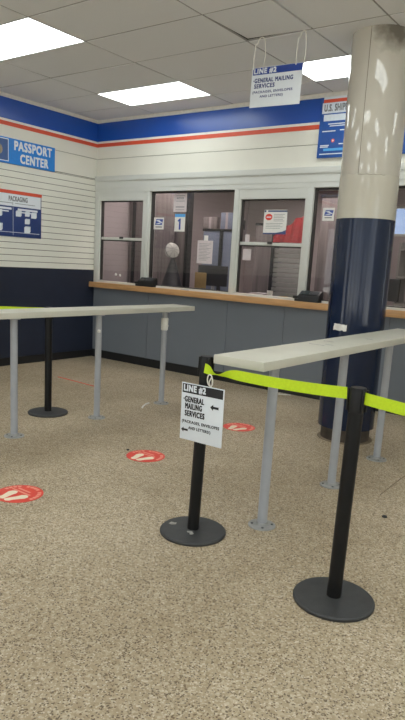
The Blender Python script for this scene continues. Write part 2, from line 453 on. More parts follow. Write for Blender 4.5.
# ------------------------------------------------------------------ office behind the glass
OY = 3.9; OH = 2.75
struct(MB().box(-.15, 0, .12, OY, 0, H).build('wall_office_left', M['office_wall']))
struct(MB().box(-.15, 2.2, OY, OY + .12, 0, H).box(3.4, XR, OY, OY + .12, 0, H).box(2.2, 3.4, OY, OY + .12, 0, 2.02).box(2.2, 3.4, OY, OY + .12, 2.5, H).build('wall_office_back', M['office_wall']))
wo_ = struct(MB().box(2.2, 3.4, OY + .03, OY + .08, 2.02, 2.06).box(2.2, 3.4, OY + .03, OY + .08, 2.46, 2.5).box(2.2, 2.24, OY + .03, OY + .08, 2.06, 2.46).box(3.36, 3.4, OY + .03, OY + .08, 2.06, 2.46).box(2.78, 2.82, OY + .03, OY + .08, 2.06, 2.46).build('window_13', M['frame']))  # window added in the far wall to give a bright blue patch
MB().quad((2.24, OY + .05, 2.06), (3.36, OY + .05, 2.06), (3.36, OY + .05, 2.46), (2.24, OY + .05, 2.46)).build('pane', M['blueglass'], wo_)
struct(MB().box(XR - .12, XR, .12, OY, 0, H).build('wall_office_right', M['office_wall']))
struct(MB().box(0, XR - .12, .12, OY, OH, OH + .05).build('ceiling_office', M['tile']))
t = MB().box(.02, 6.7, .13, .62, 1.0, 1.04, .004).build('clerk_worktop', M['ledge'])
tag(t, 'grey inner worktop behind the glass on the clerks side', 'counter')
MB().box(.02, 6.7, .55, .58, 0, 1.0).build('front_panel', M['panel'], t)
def partition(name, x0, x1, y0, y1, h, m, label, cat, posts=()):
    o = MB().box(x0, x1, y0, y1, 0, h, .006).build(name, m); tag(o, label, cat)
    MB().box(x0 - .01, x1 + .01, y0 - .008, y1 + .008, h, h + .03).build('cap_rail', M['dark'], o)
    for px in posts: MB().box(px - .025, px + .025, y0 - .02, y1 + .02, 0, h).build('post', M['dark'], o)
    return o
partition('office_partition', .05, .95, .90, .96, 2.55, M['brown'], 'tall brown partition farther back, seen at the corner side of the second window', 'partition', (.58, .93))
partition('hatch_screen', .03, .86, .66, .70, 2.5, M['brown'], 'grey-brown screen standing close behind the first window', 'partition', (.12,))
partition('cubicle_divider', 1.18, 1.80, .95, 1.0, 1.86, M['partition'], 'blue-grey fabric cubicle divider behind the big second window', 'partition', (1.50,))
partition('office_door_frame', 2.02, 2.33, 1.0, 1.08, 1.95, M['brown'], 'narrow dark brown panel standing beside the grey roller shutter', 'partition', (2.31,))
partition('screen_panel', 2.95, 3.6, 1.0, 1.05, 2.3, M['brown'], 'tall brown screen behind the fourth window next to the column', 'partition', (3.3,))
# pass-through shutter
t = MB()
for k in range(11): t.box(2.38, 2.86, .90 + .004 * (k % 2), .93, .98 + k * .062, 1.036 + k * .062, .006)
t = t.build('roller_shutter', M['shutter']); tag(t, 'grey ribbed roller shutter low behind the third window', 'shutter')
MB().box(2.36, 2.38, .88, .95, 0, 1.72).build('guide_rail', M['dark'], t); MB().box(2.86, 2.88, .88, .95, 0, 1.72).build('guide_rail', M['dark'], t)
MB().box(2.36, 2.88, .90, .94, 0, .98).build('lower_board', M['brown'], t)
# red garment on a rail above the shutter
b = MB(); nu, nv = 26, 10; top = []
for k in range(nu + 1):
    u = k / nu; x = 2.36 + .5 * u
    zt = 1.80 + .26 * min(1, u * 1.35) + .015 * sin(u * 23)
    row = []
    for q in range(nv + 1):
        v = q / nv; row.append((x, .86 + .018 * sin(u * 26 + v * 2) + .02 * (1 - v), zt + (1.735 - zt) * v))
    top.append(row)
V = [[b.bm.verts.new(p) for p in r] for r in top]; W = [[b.bm.verts.new((p[0], p[1] + .03, p[2])) for p in r] for r in top]
for k in range(nu):
    for q in range(nv):
        for G in (V, W):
            f = b.bm.faces.new([G[k][q], G[k + 1][q], G[k + 1][q + 1], G[k][q + 1]]); f.smooth = True
    for q in (0, nv): b.bm.faces.new([V[k][q], V[k + 1][q], W[k + 1][q], W[k][q]])
for k in (0, nu):
    for q in range(nv): b.bm.faces.new([V[k][q], V[k][q + 1], W[k][q + 1], W[k][q]])
t = b.build('red_garment', M['red_cloth']); tag(t, 'red cloth garment draped over the shutter box behind the third window', 'clothing')
# desk fan, monitor, cup, papers, card
t = empty('desk_fan', (1.08, .42, 1.04)); tag(t, 'small fan with round white head and flared black stand behind the glass', 'fan')
MB().lathe([(0, 0), (.17, 0), (.17, .015), (.14, .06), (.09, .22), (.045, .36), (.02, .42), (0, .42)], seg=28).build('stand', M['dark'], t)
f = MB().lathe([(0, .03), (.06, .028), (.1, .01), (.105, -.01), (.09, -.05), (.03, -.09), (0, -.09)], seg=32).build('fan_head', M['fan_grey'], t, loc=(0, -.02, .52), rot=(radians(76), 0, radians(62)))
b = MB()
for k in range(9):
    a = 2 * pi * k / 9; b.tube([(.012 * cos(a), .012 * sin(a), .045), (.06 * cos(a), .06 * sin(a), .04), (.104 * cos(a), .104 * sin(a), .012)], .0018, 5)
b.tube([(.106 * cos(2 * pi * k / 24), .106 * sin(2 * pi * k / 24), .01) for k in range(24)], .003, 5, True)
b.build('grille', M['dark'], f)
t = empty('computer_monitor', (1.78, .40, 1.04), radians(18)); tag(t, 'black computer monitor on the inner worktop behind the second window', 'monitor')
MB().box(-.2, .2, -.015, .02, .09, .35, .006).build('screen', M['dark'], t)
MB().box(-.02, .02, .02, .04, .012, .2).box(-.1, .1, -.06, .08, 0, .014, .004).build('stand', M['steel'], t)
t = MB().lathe([(.0, 0), (.028, 0), (.037, .095), (.039, .097), (.035, .095), (.026, .006), (0, .006)], (2.72, .30, 1.04), 24).build('paper_cup', M['white_plastic']); tag(t, 'white paper cup on the inner worktop behind the third window', 'cup')
b = MB()
for k in range(5): b.box(2.42 + .012 * k, 2.64 + .008 * k, .2 + .01 * k, .42 + .006 * k, 1.041 + k * .012, 1.051 + k * .012)
t = b.build('paper_stack', M['paper_pink']); tag(t, 'pale pile of papers beside the white cup on the inner worktop', 'papers')
t = MB().lathe([(.028, 0), (.055, 0), (.055, .045), (.028, .045), (.028, 0)], (2.93, .26, 1.04), 28).build('tape_roll', M['paper_tan']); tag(t, 'tan roll of packing tape near the grey shutter', 'tape')
t = MB().box(1.76, 1.935, .048, .056, 1.105, 1.30).build('kraft_card', M['paper_tan']); tag(t, 'tan kraft card leaning against the glass under the printed sheet', 'card')
t = empty('computer_monitor', (4.08, .42, 1.04), radians(-12)); tag(t, 'black computer monitor on the inner worktop beyond the column', 'monitor')
MB().box(-.19, .19, -.015, .02, .09, .33, .006).build('screen', M['dark'], t)
MB().box(-.02, .02, .02, .04, .012, .2).box(-.1, .1, -.06, .08, 0, .014, .004).build('stand', M['steel'], t)
t = empty('paper_tray', (4.22, .22, 1.04)); tag(t, 'white paper tray in front of the monitor beyond the column', 'tray')
MB().box(-.12, .12, -.08, .08, 0, .008).box(-.12, -.112, -.08, .08, .008, .05).box(.112, .12, -.08, .08, .008, .05).box(-.112, .112, .072, .08, .008, .05).build('tray', M['white_plastic'], t)
MB().box(-.10, .10, -.07, .06, .008, .03).build('papers', M['paper'], t)
for k, (x, z, w_, h_, m_, lb) in enumerate(((1.24, 1.89, .24, .16, 'brown', 'wide brown carton on top of the blue-grey cubicle divider'), (1.52, 1.89, .20, .22, 'partition', 'taller blue-grey carton on top of the blue-grey cubicle divider'), (1.72, 1.89, .14, .12, 'dark', 'small dark carton on top of the blue-grey cubicle divider'))):
    o = MB().box(x - w_ / 2 + .05, x + w_ / 2 + .05, .945, 1.005, z, z + h_, .004).build('carton', M[m_]); tag(o, lb, 'box', 'cartons on the cubicle divider')
    MB().box(x + .03, x + .07, .943, 1.007, z, z + h_ + .001).build('tape_strip', M['office_wall'], o)
# office bookcase
t = empty('office_shelving', (3.9, 3.55, 0)); tag(t, 'grey office shelving against the far wall behind the windows', 'shelving')
MB().box(-.75, -.72, -.2, .2, 0, 1.9).build('side_panel', M['shutter'], t); MB().box(.72, .75, -.2, .2, 0, 1.9).build('side_panel', M['shutter'], t)
for k in range(5): MB().box(-.72, .72, -.2, .2, .1 + k * .42, .13 + k * .42).build('shelf', M['shutter'], t)
# blinds-like daylight window of the office on its right side is out of view

# ------------------------------------------------------------------ ceiling lights
def make_light(name, frame_m, diff_m):
    t = empty(name)
    MB().box(-.5, .5, -.5, .5, 0, .03).build('diffuser', diff_m, t)
    return t
vis = {(1, 1): 'bright ceiling light panel nearest the corner of the blue band', (3, 1): 'bright ceiling light panel behind the hanging blue-headed sign', (1, 4): 'bright ceiling light panel over the passport sign wall, cut by the picture edge'}
for (i, j) in LIGHTS:
    xa, xb, ya, yb_ = GX[i], GX[i + 1], GY[j + 1], GY[j]
    t = empty('ceiling_light', ((xa + xb) / 2, (ya + yb_) / 2, H))
    lab = vis.get((i, j), 'flush ceiling light panel farther into the lobby, beyond what is seen')
    tag(t, lab, 'ceiling light', 'ceiling light panels')
    hx, hy = (xb - xa) / 2 - .003, (yb_ - ya) / 2 - .003
    MB().box(-hx + .005, hx - .005, -hy + .005, hy - .005, .003, .012).build('diffuser', M['lamp'], t)
    b = MB().box(-hx, hx, -hy, -hy + .005, .0, .02).box(-hx, hx, hy - .005, hy, .0, .02).box(-hx, -hx + .005, -hy, hy, .0, .02).box(hx - .005, hx, -hy, hy, .0, .02)
    b.build('frame', M['lamp_frame'], t)
for k, (x, y) in enumerate(((1.0, .52), (3.1, .52), (5.8, .52), (1.6, 2.5), (4.6, 2.5))):  # lamps added out of sight to brighten the office behind the glass
    t = empty('added_office_light', (x, y, OH - .02))
    tag(t, ['added unseen ceiling light behind the first window', 'added unseen ceiling light behind the third window', 'added unseen ceiling light beyond the column', 'added unseen ceiling light deep in the office behind the second window', 'added unseen ceiling light deep in the office behind the fourth window'][k], 'ceiling light', 'added office lights')
    MB().box(-.55, .55, -.25, .25, 0, .019).build('diffuser', M['lamp_added'], t)
    MB().box(-.57, .57, -.27, -.25, -.004, .019).box(-.57, .57, .25, .27, -.004, .019).box(-.57, -.55, -.25, .25, -.004, .019).box(.55, .57, -.25, .25, -.004, .019).build('frame', M['lamp_frame'], t)

# ------------------------------------------------------------------ column
CX, CY = 4.522, -1.295
t = empty('column', (CX, CY, 0)); t.rotation_euler = (.004, -.008, 0); tag(t, 'fat round column, glossy cream above and dark navy below', 'column')
MB().lathe([(.236, .002), (.232, .007), (.206, .009)], seg=72).build('mortar_ring', M['mortar'], t)
MB().lathe([(.207, .002), (.207, .15)], seg=72).build('foot', M['concrete'], t)
MB().lathe([(.205, .118), (.238, .118), (.238, 1.838), (.234, 1.840)], seg=96).build('navy_sleeve', M['col_navy'], t)
MB().lathe([(.2345, 1.70), (.2345, 2.168), (.2325, 2.171)], seg=96).build('cream_sleeve', M['col_low'], t)
MB().lathe([(.2325, 2.165), (.2325, H + .01)], seg=96).build('upper_shaft', M['col'], t)
ang = math.atan2(-1.577 - CY, 4.46 - CX) + .22
MB().tube([(.2325 * cos(ang), .2325 * sin(ang), 2.172), (.2325 * cos(ang), .2325 * sin(ang), H)], .0022, 6).build('seam', M['col_seam'], t)
b = MB(); b.tube([(.2345 * cos(ang + .0 + k * .075), .2345 * sin(ang + .0 + k * .075), 2.165 + .003 * sin(k * 2.1)) for k in range(13)], .0016, 5)
b.build('paint_crack', M['col_seam'], t)
b = MB(); an = math.atan2(-1.50 - CY, 4.43 - CX) + .30                         # crumpled tape scrap stuck on the navy sleeve
b.slot = 0
NU, NV = 10, 5; g1 = []
for k in range(NU + 1):
    r_ = []
    for q in range(NV + 1):
        a = an + (k / NU - .5) * .50; zz = .948 + (q / NV) * .05 + random.uniform(-.006, .006)
        rr = .240 + random.uniform(0, .008); r_.append(b.bm.verts.new((rr * cos(a), rr * sin(a), zz)))
    g1.append(r_)
for k in range(NU):
    for q in range(NV): b.bm.faces.new([g1[k][q], g1[k + 1][q], g1[k + 1][q + 1], g1[k][q + 1]])
b.build('tape_scrap', M['paper'], t)

# ------------------------------------------------------------------ queue shelves
ZT = .98
def queue_shelf(label, x0, x1, y0, y1, legs, lx):
    t = empty('queue_shelf', (lx, (y0 + y1) / 2, 0)); ox, oy = lx, (y0 + y1) / 2
    tag(t, label, 'shelf', 'queue shelves on pipe legs')
    MB().box(x0 - ox, x1 - ox, y0 - oy, y1 - oy, ZT - .045, ZT, .003).build('shelf_top', M['shelf'], t)
    for k, y in enumerate(legs):
        lg = MB().lathe([(0, .004), (.0275, .004), (.0275, ZT - .06), (.05, ZT - .058), (.05, ZT - .045), (0, ZT - .045)], (lx - ox, y - oy, 0), 28).build('leg', M['steel'], t)
        fl = MB().lathe([(0, 0), (.077, 0), (.077, .006), (.073, .009), (.04, .010), (.034, .022), (.0275, .024), (0, .024)], (lx - ox, y - oy, 0), 36).build('flange', M['flange'], lg)
        for q in range(4):
            MB().lathe([(0, .014), (.006, .0135), (.008, .009)], (lx - ox + .056 * cos(q * pi / 2 + .6), y - oy + .056 * sin(q * pi / 2 + .6), 0), 10).build('screw', M['screw'], lg)
    return t, ox, oy
tR, ox, oy = queue_shelf('long off-white shelf on grey pipe legs passing beside the column', 4.815, 5.11, -3.76, -1.12, (-3.41, -2.51, -1.694), 4.97)
for x, y, l, a in ((4.93, -2.85, .10, .3), (4.98, -2.78, .05, 1.1), (4.90, -2.62, .07, .1), (5.0, -2.2, .05, .5)):
    MB().box(x - ox - l / 2, x - ox + l / 2, y - oy - .004, y - oy + .004, ZT - .0005, ZT + .0006).build('scratch', M['ink_grey'], tR)
tL, ox, oy = queue_shelf('long off-white shelf on grey pipe legs in front of the navy wall', 2.45, 2.735, -4.0, -1.2, (-3.334, -2.448, -1.555), 2.64)
MB().lathe([(.029, .745), (.034, .75), (.036, .86), (.031, .868), (.029, .868)], (2.64 - ox, -1.555 - oy, 0), 20).tube([(2.675 - ox, -1.555 - oy, .80), (2.70 - ox, -1.57 - oy, .795)], .006).build('tape_wrap', M['white_plastic'], tL)
MB().box(2.66 - ox, 2.685 - ox, -2.485 - oy, -2.465 - oy, .775, .80, .004).build('clip', M['white_plastic'], tL)

# ------------------------------------------------------------------ belt stanchions
def ribbon(path, widths, twists, name, parent):
    """vertical band along a path (parent space); thickness 2 mm"""
    b = MB(); n = len(path); pts = [Vector(p) for p in path]; rows = []
    for k, p in enumerate(pts):
        t = (pts[min(k + 1, n - 1)] - pts[max(k - 1, 0)]).normalized()
        side = t.cross(Vector((0, 0, 1))).normalized(); up = side.cross(t)
        tw = twists[k]; u = up * cos(tw) + side * sin(tw); nn = side * cos(tw) - up * sin(tw)
        w = widths[k] / 2
        rows.append([b.bm.verts.new(p + u * w + nn * .001), b.bm.verts.new(p - u * w + nn * .001), b.bm.verts.new(p - u * w - nn * .001), b.bm.verts.new(p + u * w - nn * .001)])
    for a, c in zip(rows, rows[1:]):
        for k in range(4):
            f = b.bm.faces.new([a[k], a[(k + 1) % 4], c[(k + 1) % 4], c[k]]); f.smooth = False
    b.bm.faces.new(rows[0]); b.bm.faces.new(rows[-1])
    return b.build(name, M['belt'], parent)
def stanchion(loc, label, rot=0, tilt=(0, 0)):
    t = empty('stanchion', (loc[0], loc[1], 0), rot); tag(t, label, 'stanchion', 'black belt stanchions')
    MB().lathe([(0, 0), (.176, 0), (.178, .004), (.178, .012), (.172, .018), (.10, .021), (.036, .024), (0, .024)], seg=64).build('base', M['base'], t)
    MB().lathe([(.0315, .022), (.0315, .862), (0, .862)], seg=36).build('post', M['black'], t, rot=(tilt[0], tilt[1], 0))
    b = MB(); b.lathe([(.0315, .855), (.0335, .858), (.0335, .955), (.031, .962), (0, .963)], seg=36)
    for k in (0, 2):
        a = k * pi / 2
        c, s_ = cos(a), sin(a)
        for off in (-.016, .016):
            b.tube([(.034 * c - off * s_, .034 * s_ + off * c, .862), (.034 * c - off * s_, .034 * s_ + off * c, .955)], .0055, 8)
    b.build('belt_head', M['black'], t, rot=(tilt[0], tilt[1], 0))
    return t
pR, pC, pF = (5.622, -3.872), (4.742, -3.750), (2.235, -2.665)
def belt(st, a, c, za, zc, sag, n=40, pinch=False):
    """from post a to post c, in world, converted to the stanchion's space"""
    inv = Matrix.LocRotScale(st.location, st.rotation_euler, None).inverted()
    A = Vector((a[0], a[1], za)); C_ = Vector((c[0], c[1], zc)); d = (C_ - A); d.z = 0; d.normalize()
    A = A + (Vector((.021, -.029, 0)) if pinch else d * .041); C_ = C_ - d * .041
    path, wd, tw = [], [], []
    for k in range(n + 1):
        u = k / n; p = A.lerp(C_, u); p.z -= sag * 4 * u * (1 - u)
        w, t_ = .05, 0
        if pinch:
            dist = u * (C_ - A).length
            if dist < .30:
                q = dist / .15
                w = .05 - .036 * math.exp(-((dist - .085) / (.035 if dist < .085 else .075)) ** 2)
                t_ = 1.1 * math.exp(-((dist - .085) / (.035 if dist < .085 else .06)) ** 2)
                p.z -= .020 * math.exp(-((dist - .09) / .06) ** 2)
        path.append(inv @ p); wd.append(w); tw.append(t_)
    o = ribbon(path, wd, tw, 'belt', st)
    return o
sC = stanchion(pC, 'black belt stanchion with the white line sign hung on it', -.14, (-.014, .015))
sR = stanchion(pR, 'black belt stanchion in the open floor nearest the viewer, no sign on it', -.13, (-.006, .008))
sF = stanchion(pF, 'black belt stanchion behind the shelf by the navy wall')
sL = stanchion((.9, -3.9), 'black belt stanchion close to the slat wall, outside the picture')
sE = stanchion((7.0, -4.05), 'black belt stanchion farther along the second lime belt, outside the picture')
o = belt(sC, (pC[0] + .010, pC[1] + .006), pR, .908, .930, .012, n=80, pinch=True); 
belt(sR, pR, (7.0, -4.05), .922, .925, .02)
belt(sF, pF, (.9, -3.9), .93, .935, .012)
for x, y, r in ((-.118, -.045, .018), (-.108, -.035, .012), (.03, -.047, .014), (.045, -.055, .012), (.02, -.052, .01)):
    pts = [(x + r * random.uniform(.6, 1.2) * cos(a * pi / 4), y + r * random.uniform(.6, 1.2) * sin(a * pi / 4)) for a in range(8)]
    MB().poly(pts, .015, .0235 if x < 0 else .0245).build('scuff_mark', M['scuff'], sC)

# ------------------------------------------------------------------ signs
def sign_board(name, w, h, t, m, matrix, label, cat, bevel=.0008, group=None):
    o = MB().box(-w / 2, w / 2, -h / 2, h / 2, -t, 0, bevel).build(name, m, matrix=matrix); tag(o, label, cat, group); return o
def arrow(parent, x, y, s):
    p = [(-1, 0), (-.35, .55), (-.35, .22), (1, .22), (.8, 0), (1, -.22), (-.35, -.22), (-.35, -.55)]
    return MB().poly([(x + a * s, y + c * s) for a, c in p], .0, .0012).build('arrow', M['ink'], parent)

# sign hung on the middle stanchion
w, h = .266, .300
sg = sign_board('line_sign', w, h, .003, M['sign'], wall_mat((4.789, -3.8, .671), 'back', radians(.4)), 'white line number two sign hung on the stanchion, black heading and arrows', 'sign')
flat('heading_band', -w / 2 + .006, w / 2 - .006, .098, .145, M['ink'], sg, .0006)
lettering('heading', [('LINE #2', -.117, .105, .137, .034)], M['sign'], sg, .0012, bold=.06)
for txt, x, y, wd_, ht in (('\u00b7GENERAL', -.117, .052, .130, .028), ('MAILING', -.105, .016, .106, .028), ('SERVICES', -.105, -.022, .124, .028), ('(PACKAGES, ENVELOPES', -.122, -.064, .236, .019), ('AND LETTERS!)', -.078, -.095, .140, .019)):
    lettering('lettering', [(txt, x, y, wd_, ht)], M['ink'], sg, .0004, bold=.05 if ht > .02 else .03)
arrow(sg, .080, .048, .027); arrow(sg, -.102, -.098, .023)
b = MB(); lp = [(.050 + .016 * sin(k / 18 * 2 * pi), .175 - .030 * cos(k / 18 * 2 * pi) + .01, .004 + .010 * sin(k / 18 * pi)) for k in range(18)]
b.tube(lp, .0034, 6, True); b.build('cord', M['cord'], sg)
MB().tube([(.050, .15, -.004), (.048, .158, .006), (.044, .176, .010), (.060, .205, .012)], .0036, 6).build('hook', M['cord'], sg)

# sign hanging from the ceiling
w, h = .465, .302
hs = sign_board('hanging_sign', w, h, .004, M['sign'], wall_mat((3.797, -1.698, 2.842), 'back', radians(-1.2)), 'white line number two sign with blue heading hanging from the ceiling on cords', 'sign')
flat('heading_band', -w / 2 + .010, w / 2 - .002, h / 2 - .056, h / 2 - .004, M['sign_blue'], hs, .0006)
lettering('heading', [('LINE #2', -w / 2 + .022, h / 2 - .050, .205, .040)], M['sign'], hs, .0012, bold=.06)
for txt, x, y, wd_, ht in (('\u00b7GENERAL MAILING', -.212, .036, .365, .031), ('SERVICES', -.20, -.006, .19, .031), ('(PACKAGES, ENVELOPES', -.212, -.050, .37, .023), ('AND LETTERS)', -.14, -.084, .215, .023)):
    lettering('lettering', [(txt, x, y, wd_, ht)], M['ink_blue'], hs, .0004, bold=.05 if ht > .03 else .03)
for xs_, dx in ((-.178, .042), (.200, .030)):
    b = MB(); lp = []; top = H - 2.842
    for k in range(5): lp.append((xs_ - dx * (1 + .10 * sin(k)), .138 + k * (top - .05 - .138) / 4, .003))
    for k in range(9):
        a = pi - k * pi / 8; lp.append((xs_ + .012 + dx * .8 * cos(a), top - .045 + .044 * sin(a), 0))
    for k in range(5): lp.append((xs_ + .012 + dx * (.8 + .25 * sin(k * .8)), top - .05 - k * (top - .05 - .138) / 4, -.003))
    b.tube(lp, .0042, 6)
    b.build('cord', M['cord'], hs)

# passport sign on the left wall
y1, y0 = -.760, -2.05
ps = sign_board('passport_sign', y1 - y0, .29, .012, M['bright_blue'], wall_mat((.028, (y0 + y1) / 2, 2.592), 'left'), 'bright blue passport center sign high on the slat wall', 'sign', .002)
W2 = (y1 - y0) / 2
for txt, x, y, wd_ in (('PASSPORT', W2 - .615, .022, .560, ), ('CENTER', W2 - .53, -.118, .42)):
    lettering('lettering', [(txt, x, y, wd_, .100)], M['sign'], ps, .0004, bold=.05)
bk = flat('booklet_picture', W2 - 1.26, W2 - .70, -.125, .130, M['sign'], ps, .0006)
flat('booklet_cover', W2 - 1.25, W2 - .71, -.116, .121, M['seal'], bk, .0014)
MB().poly([(W2 - .83 + .045 * cos(k * pi / 12), .0 + .055 * sin(k * pi / 12)) for k in range(24)], .0018, .0026).build('emblem', M['seal_gold'], bk)
MB().poly([(W2 - 1.12 + .045 * cos(k * pi / 12), .0 + .055 * sin(k * pi / 12)) for k in range(24)], .0018, .0026).build('emblem', M['seal_gold'], bk)

# packaging poster on the left wall
y1, y0 = -.968, -1.74
pk = sign_board('packaging_poster', y1 - y0, .54, .006, M['poster_navy'], wall_mat((.024, (y0 + y1) / 2, 1.868), 'left'), 'navy packaging poster with box pictures on the slat wall', 'poster')
W2 = (y1 - y0) / 2; h2 = .54 / 2
flat('stripe', -W2, W2 + .006, h2 - .034, h2 + .004, M['orange'], pk, .0008)
flat('heading_panel', -W2, W2 - .012, h2 - .180, h2 - .036, M['sign'], pk, .0008)
lettering('heading', [('PACKAGING', W2 - .49, h2 - .118, .275, .056)], M['ink_grey'], pk, .0014, bold=.04)
b = MB()
for x in (-W2 + .04, W2 - .40): b.box(x, x + .30, h2 - .146, h2 - .140, .0, .0016)
b.box(W2 - .435, W2 - .430, h2 - .17, h2 - .125, 0, .0016)
b.build('rule', M['ink_grey'], pk)
b = MB()
for cx_ in (W2 - .60, W2 - .21):
    b.box(cx_ - .15, cx_ + .15, h2 - .222, h2 - .198, 0, .001); b.box(cx_ - .11, cx_ + .11, h2 - .250, h2 - .236, 0, .001)
b.box(-W2 + .03, W2 - .03, -h2 + .050, -h2 + .056, 0, .001); b.box(W2 - .43, W2 - .426, -h2 + .02, h2 - .19, 0, .001)
b.build('caption', M['sign'], pk)
def boxpic(cx_, cy_, s):
    b = MB(); b.poly([(cx_ - s, cy_ - s * .8), (cx_ + s * .7, cy_ - s * .8), (cx_ + s * .7, cy_ + s * .6), (cx_ - s, cy_ + s * .6)], 0, .001)
    b.slot = 1; b.poly([(cx_ + s * .7, cy_ - s * .8), (cx_ + s, cy_ - s * .45), (cx_ + s, cy_ + s * .9), (cx_ + s * .7, cy_ + s * .6)], 0, .0009)
    b.poly([(cx_ - s, cy_ + s * .6), (cx_ + s * .7, cy_ + s * .6), (cx_ + s, cy_ + s * .9), (cx_ - s * .6, cy_ + s * .9)], 0, .0009)
    b.build('box_picture', [M['sign'], M['poster_pale']], pk)
for cx_, cy_, s in ((W2 - .63, -.02, .055), (W2 - .63, -.185, .060), (W2 - .345, -.01, .05), (W2 - .215, -.005, .042), (W2 - .115, -.015, .05), (W2 - .215, -.095, .045), (W2 - .215, -.195, .055)): boxpic(cx_, cy_ + .02, s * .86)

# big blue shipping poster partly behind the column
x0, x1, zb, zt_ = 3.362, 4.56, 2.575, 3.172
us = sign_board('shipping_poster', x1 - x0, zt_ - zb, .02, M['poster_blue'], wall_mat(((x0 + x1) / 2, -.045, (zb + zt_) / 2), 'back'), 'blue shipping poster high on the stripe wall behind the column', 'poster', .002)
W2 = (x1 - x0) / 2; h2 = (zt_ - zb) / 2
flat('stripe', -W2 + .03, W2, h2 - .055, h2 - .022, M['orange'], us, .0008)
flat('top_edge', -W2 + .03, W2, h2 - .022, h2, M['sign'], us, .0008)
flat('heading_panel', -W2 + .02, W2, h2 - .160, h2 - .056, M['poster_pale'], us, .0008)
lettering('heading', [('U.S. SHIPPING', -W2 + .045, h2 - .138, .36, .064)], M['ink_grey'], us, .0014, bold=.05)
flat('text_panel', -W2 + .045, W2 - .3, h2 - .235, h2 - .172, M['poster_pale'], us, .0008)
b = MB()
for xa, xb, y in ((.10, .30, .265), (.12, .30, .285), (.04, .19, .335), (.24, .34, .330), (.03, .13, .475), (.03, .12, .490), (.24, .34, .465), (.03, .40, .560)):
    b.box(-W2 + xa, -W2 + xb, h2 - y - .005, h2 - y + .005, 0, .0012)
b.build('caption', M['poster_pale'], us)
flat('light_strip', -W2 + .07, -W2 + .29, h2 - .53, h2 - .505, M['poster_sky'], us, .0008)
MB().poly([(-W2 + .17 + .018 * cos(k * pi / 8), h2 - .43 + .018 * sin(k * pi / 8)) for k in range(16)], 0, .0012).build('spot', M['orange'], us)
MB().poly([(-W2 + .17 + .009 * cos(k * pi / 8), h2 - .43 + .009 * sin(k * pi / 8)) for k in range(16)], 0, .0018).build('spot_centre', M['sign'], us)

# papers and stickers on the panes
GY_ = .028
def sheet(name, x0, x1, z0, z1, m, label, cat='notice', y=GY_, roll=0, group=None):
    return sign_board(name, x1 - x0, z1 - z0, .0012, m, wall_mat(((x0 + x1) / 2, y - .0015, (z0 + z1) / 2), 'back', roll), label, cat, 0, group)
def emblem_sticker(x0, x1, z0, z1, label):
    o = sheet('window_sticker', x0, x1, z0, z1, M['paper'], label, 'sticker', group='square emblem stickers on the glass')
    k = 1.22; s = (x1 - x0) / 2 * k
    # slanted bird-head mark in a blue leaning panel
    e = MB().poly([(-.62 * s, -.18 * s), (.52 * s, -.18 * s), (.70 * s, .52 * s), (-.44 * s, .52 * s)], 0, .0006).build('emblem', M['sign_blue'], o)
    MB().poly([(-.52 * s, .36 * s), (.05 * s, .40 * s), (.52 * s, .14 * s), (.60 * s, .02 * s), (.30 * s, .08 * s), (-.20 * s, .26 * s)], .0003, .0010).build('bird_mark', M['sign'], e)
    MB().poly([(-.56 * s, -.06 * s), (.10 * s, .10 * s), (.36 * s, -.02 * s), (-.1 * s, -.06 * s)], .0003, .0010).build('bird_mark', M['sign'], e)
    MB().box(-.52 * s, .52 * s, -.50 * s, -.36 * s, 0, .0006).build('caption', M['ink_grey'], o)
emblem_sticker(1.055, 1.225, 1.81, 1.96, 'white square sticker with blue bird emblem beside the numeral one')
emblem_sticker(3.46, 3.595, 1.94, 2.075, 'white square sticker with blue bird emblem on the pane beside the column')
o = sheet('notice', 1.375, 1.585, 2.03, 2.252, M['paper_pink'], 'grey printed notice at the top of the second window', y=GY_)
lettering('lettering', [('NOTICE', -.055, .045, .11, .022)], M['ink_grey'], o, .0002, bold=.05)
b = MB()
for y in (.085, .02, -.045, -.055, -.085): b.box(-.07, .07, y - .003, y + .003, 0, .0006)
b.build('text_line', M['ink_grey'], o)
o = sheet('number_sheet', 1.405, 1.572, 1.79, 2.005, M['paper'], 'white number sheet reading one with a blue top band')
flat('blue_band', -.083, .083, .070, .107, M['poster_sky'], o, .0006)
MB().poly([(-.012, -.085), (.014, -.085), (.014, .052), (-.006, .052), (-.036, .026), (-.030, .008), (-.012, .022)], 0, .0008).build('numeral', M['sign_blue'], o)
o = sheet('printed_sheet', 1.79, 2.025, 1.41, 1.69, M['paper_pink'], 'large white printed sheet taped above the tan card')
b = MB()
for k in range(12): b.box(-.09, .09 - .03 * ((k * 7) % 3), .10 - k * .018 - .002, .10 - k * .018 + .002, 0, .0006)
b.build('text_line', M['ink_grey'], o)
MB().box(-.02, .04, .14, .20, -.001, .0006).build('tape', M['paper'], o)
o = sheet('masked_notice', 2.725, 3.025, 1.785, 2.055, M['paper'], 'white notice with red oval and navy edge on the third window')
MB().poly([(-.085 + .046 * cos(k * pi / 10), .055 + .036 * sin(k * pi / 10)) for k in range(20)], 0, .0006).build('red_oval', M['red_disc'], o)
MB().box(-.115, -.055, .048, .060, .0004, .0010).build('oval_text', M['sign'], o)
MB().box(-.10, .15, .112, .128, 0, .0006).box(-.145, -.125, .108, .128, 0, .0006).build('heading_bar', M['poster_navy'], o)
MB().poly([(-.15, -.135), (.15, -.135), (.15, -.085), (.10, -.105), (.02, -.118), (-.15, -.122)], 0, .0006).build('navy_swoosh', M['poster_navy'], o)
b = MB()
for k in range(5): b.box(-.02, .12 - .02 * (k % 2), .085 - k * .018 - .002, .085 - k * .018 + .002, 0, .0006)
for k in range(4): b.box(-.12, .10 - .03 * (k % 2), -.015 - k * .018 - .002, -.015 - k * .018 + .002, 0, .0006)
b.build('text_line', M['ink_grey'], o)
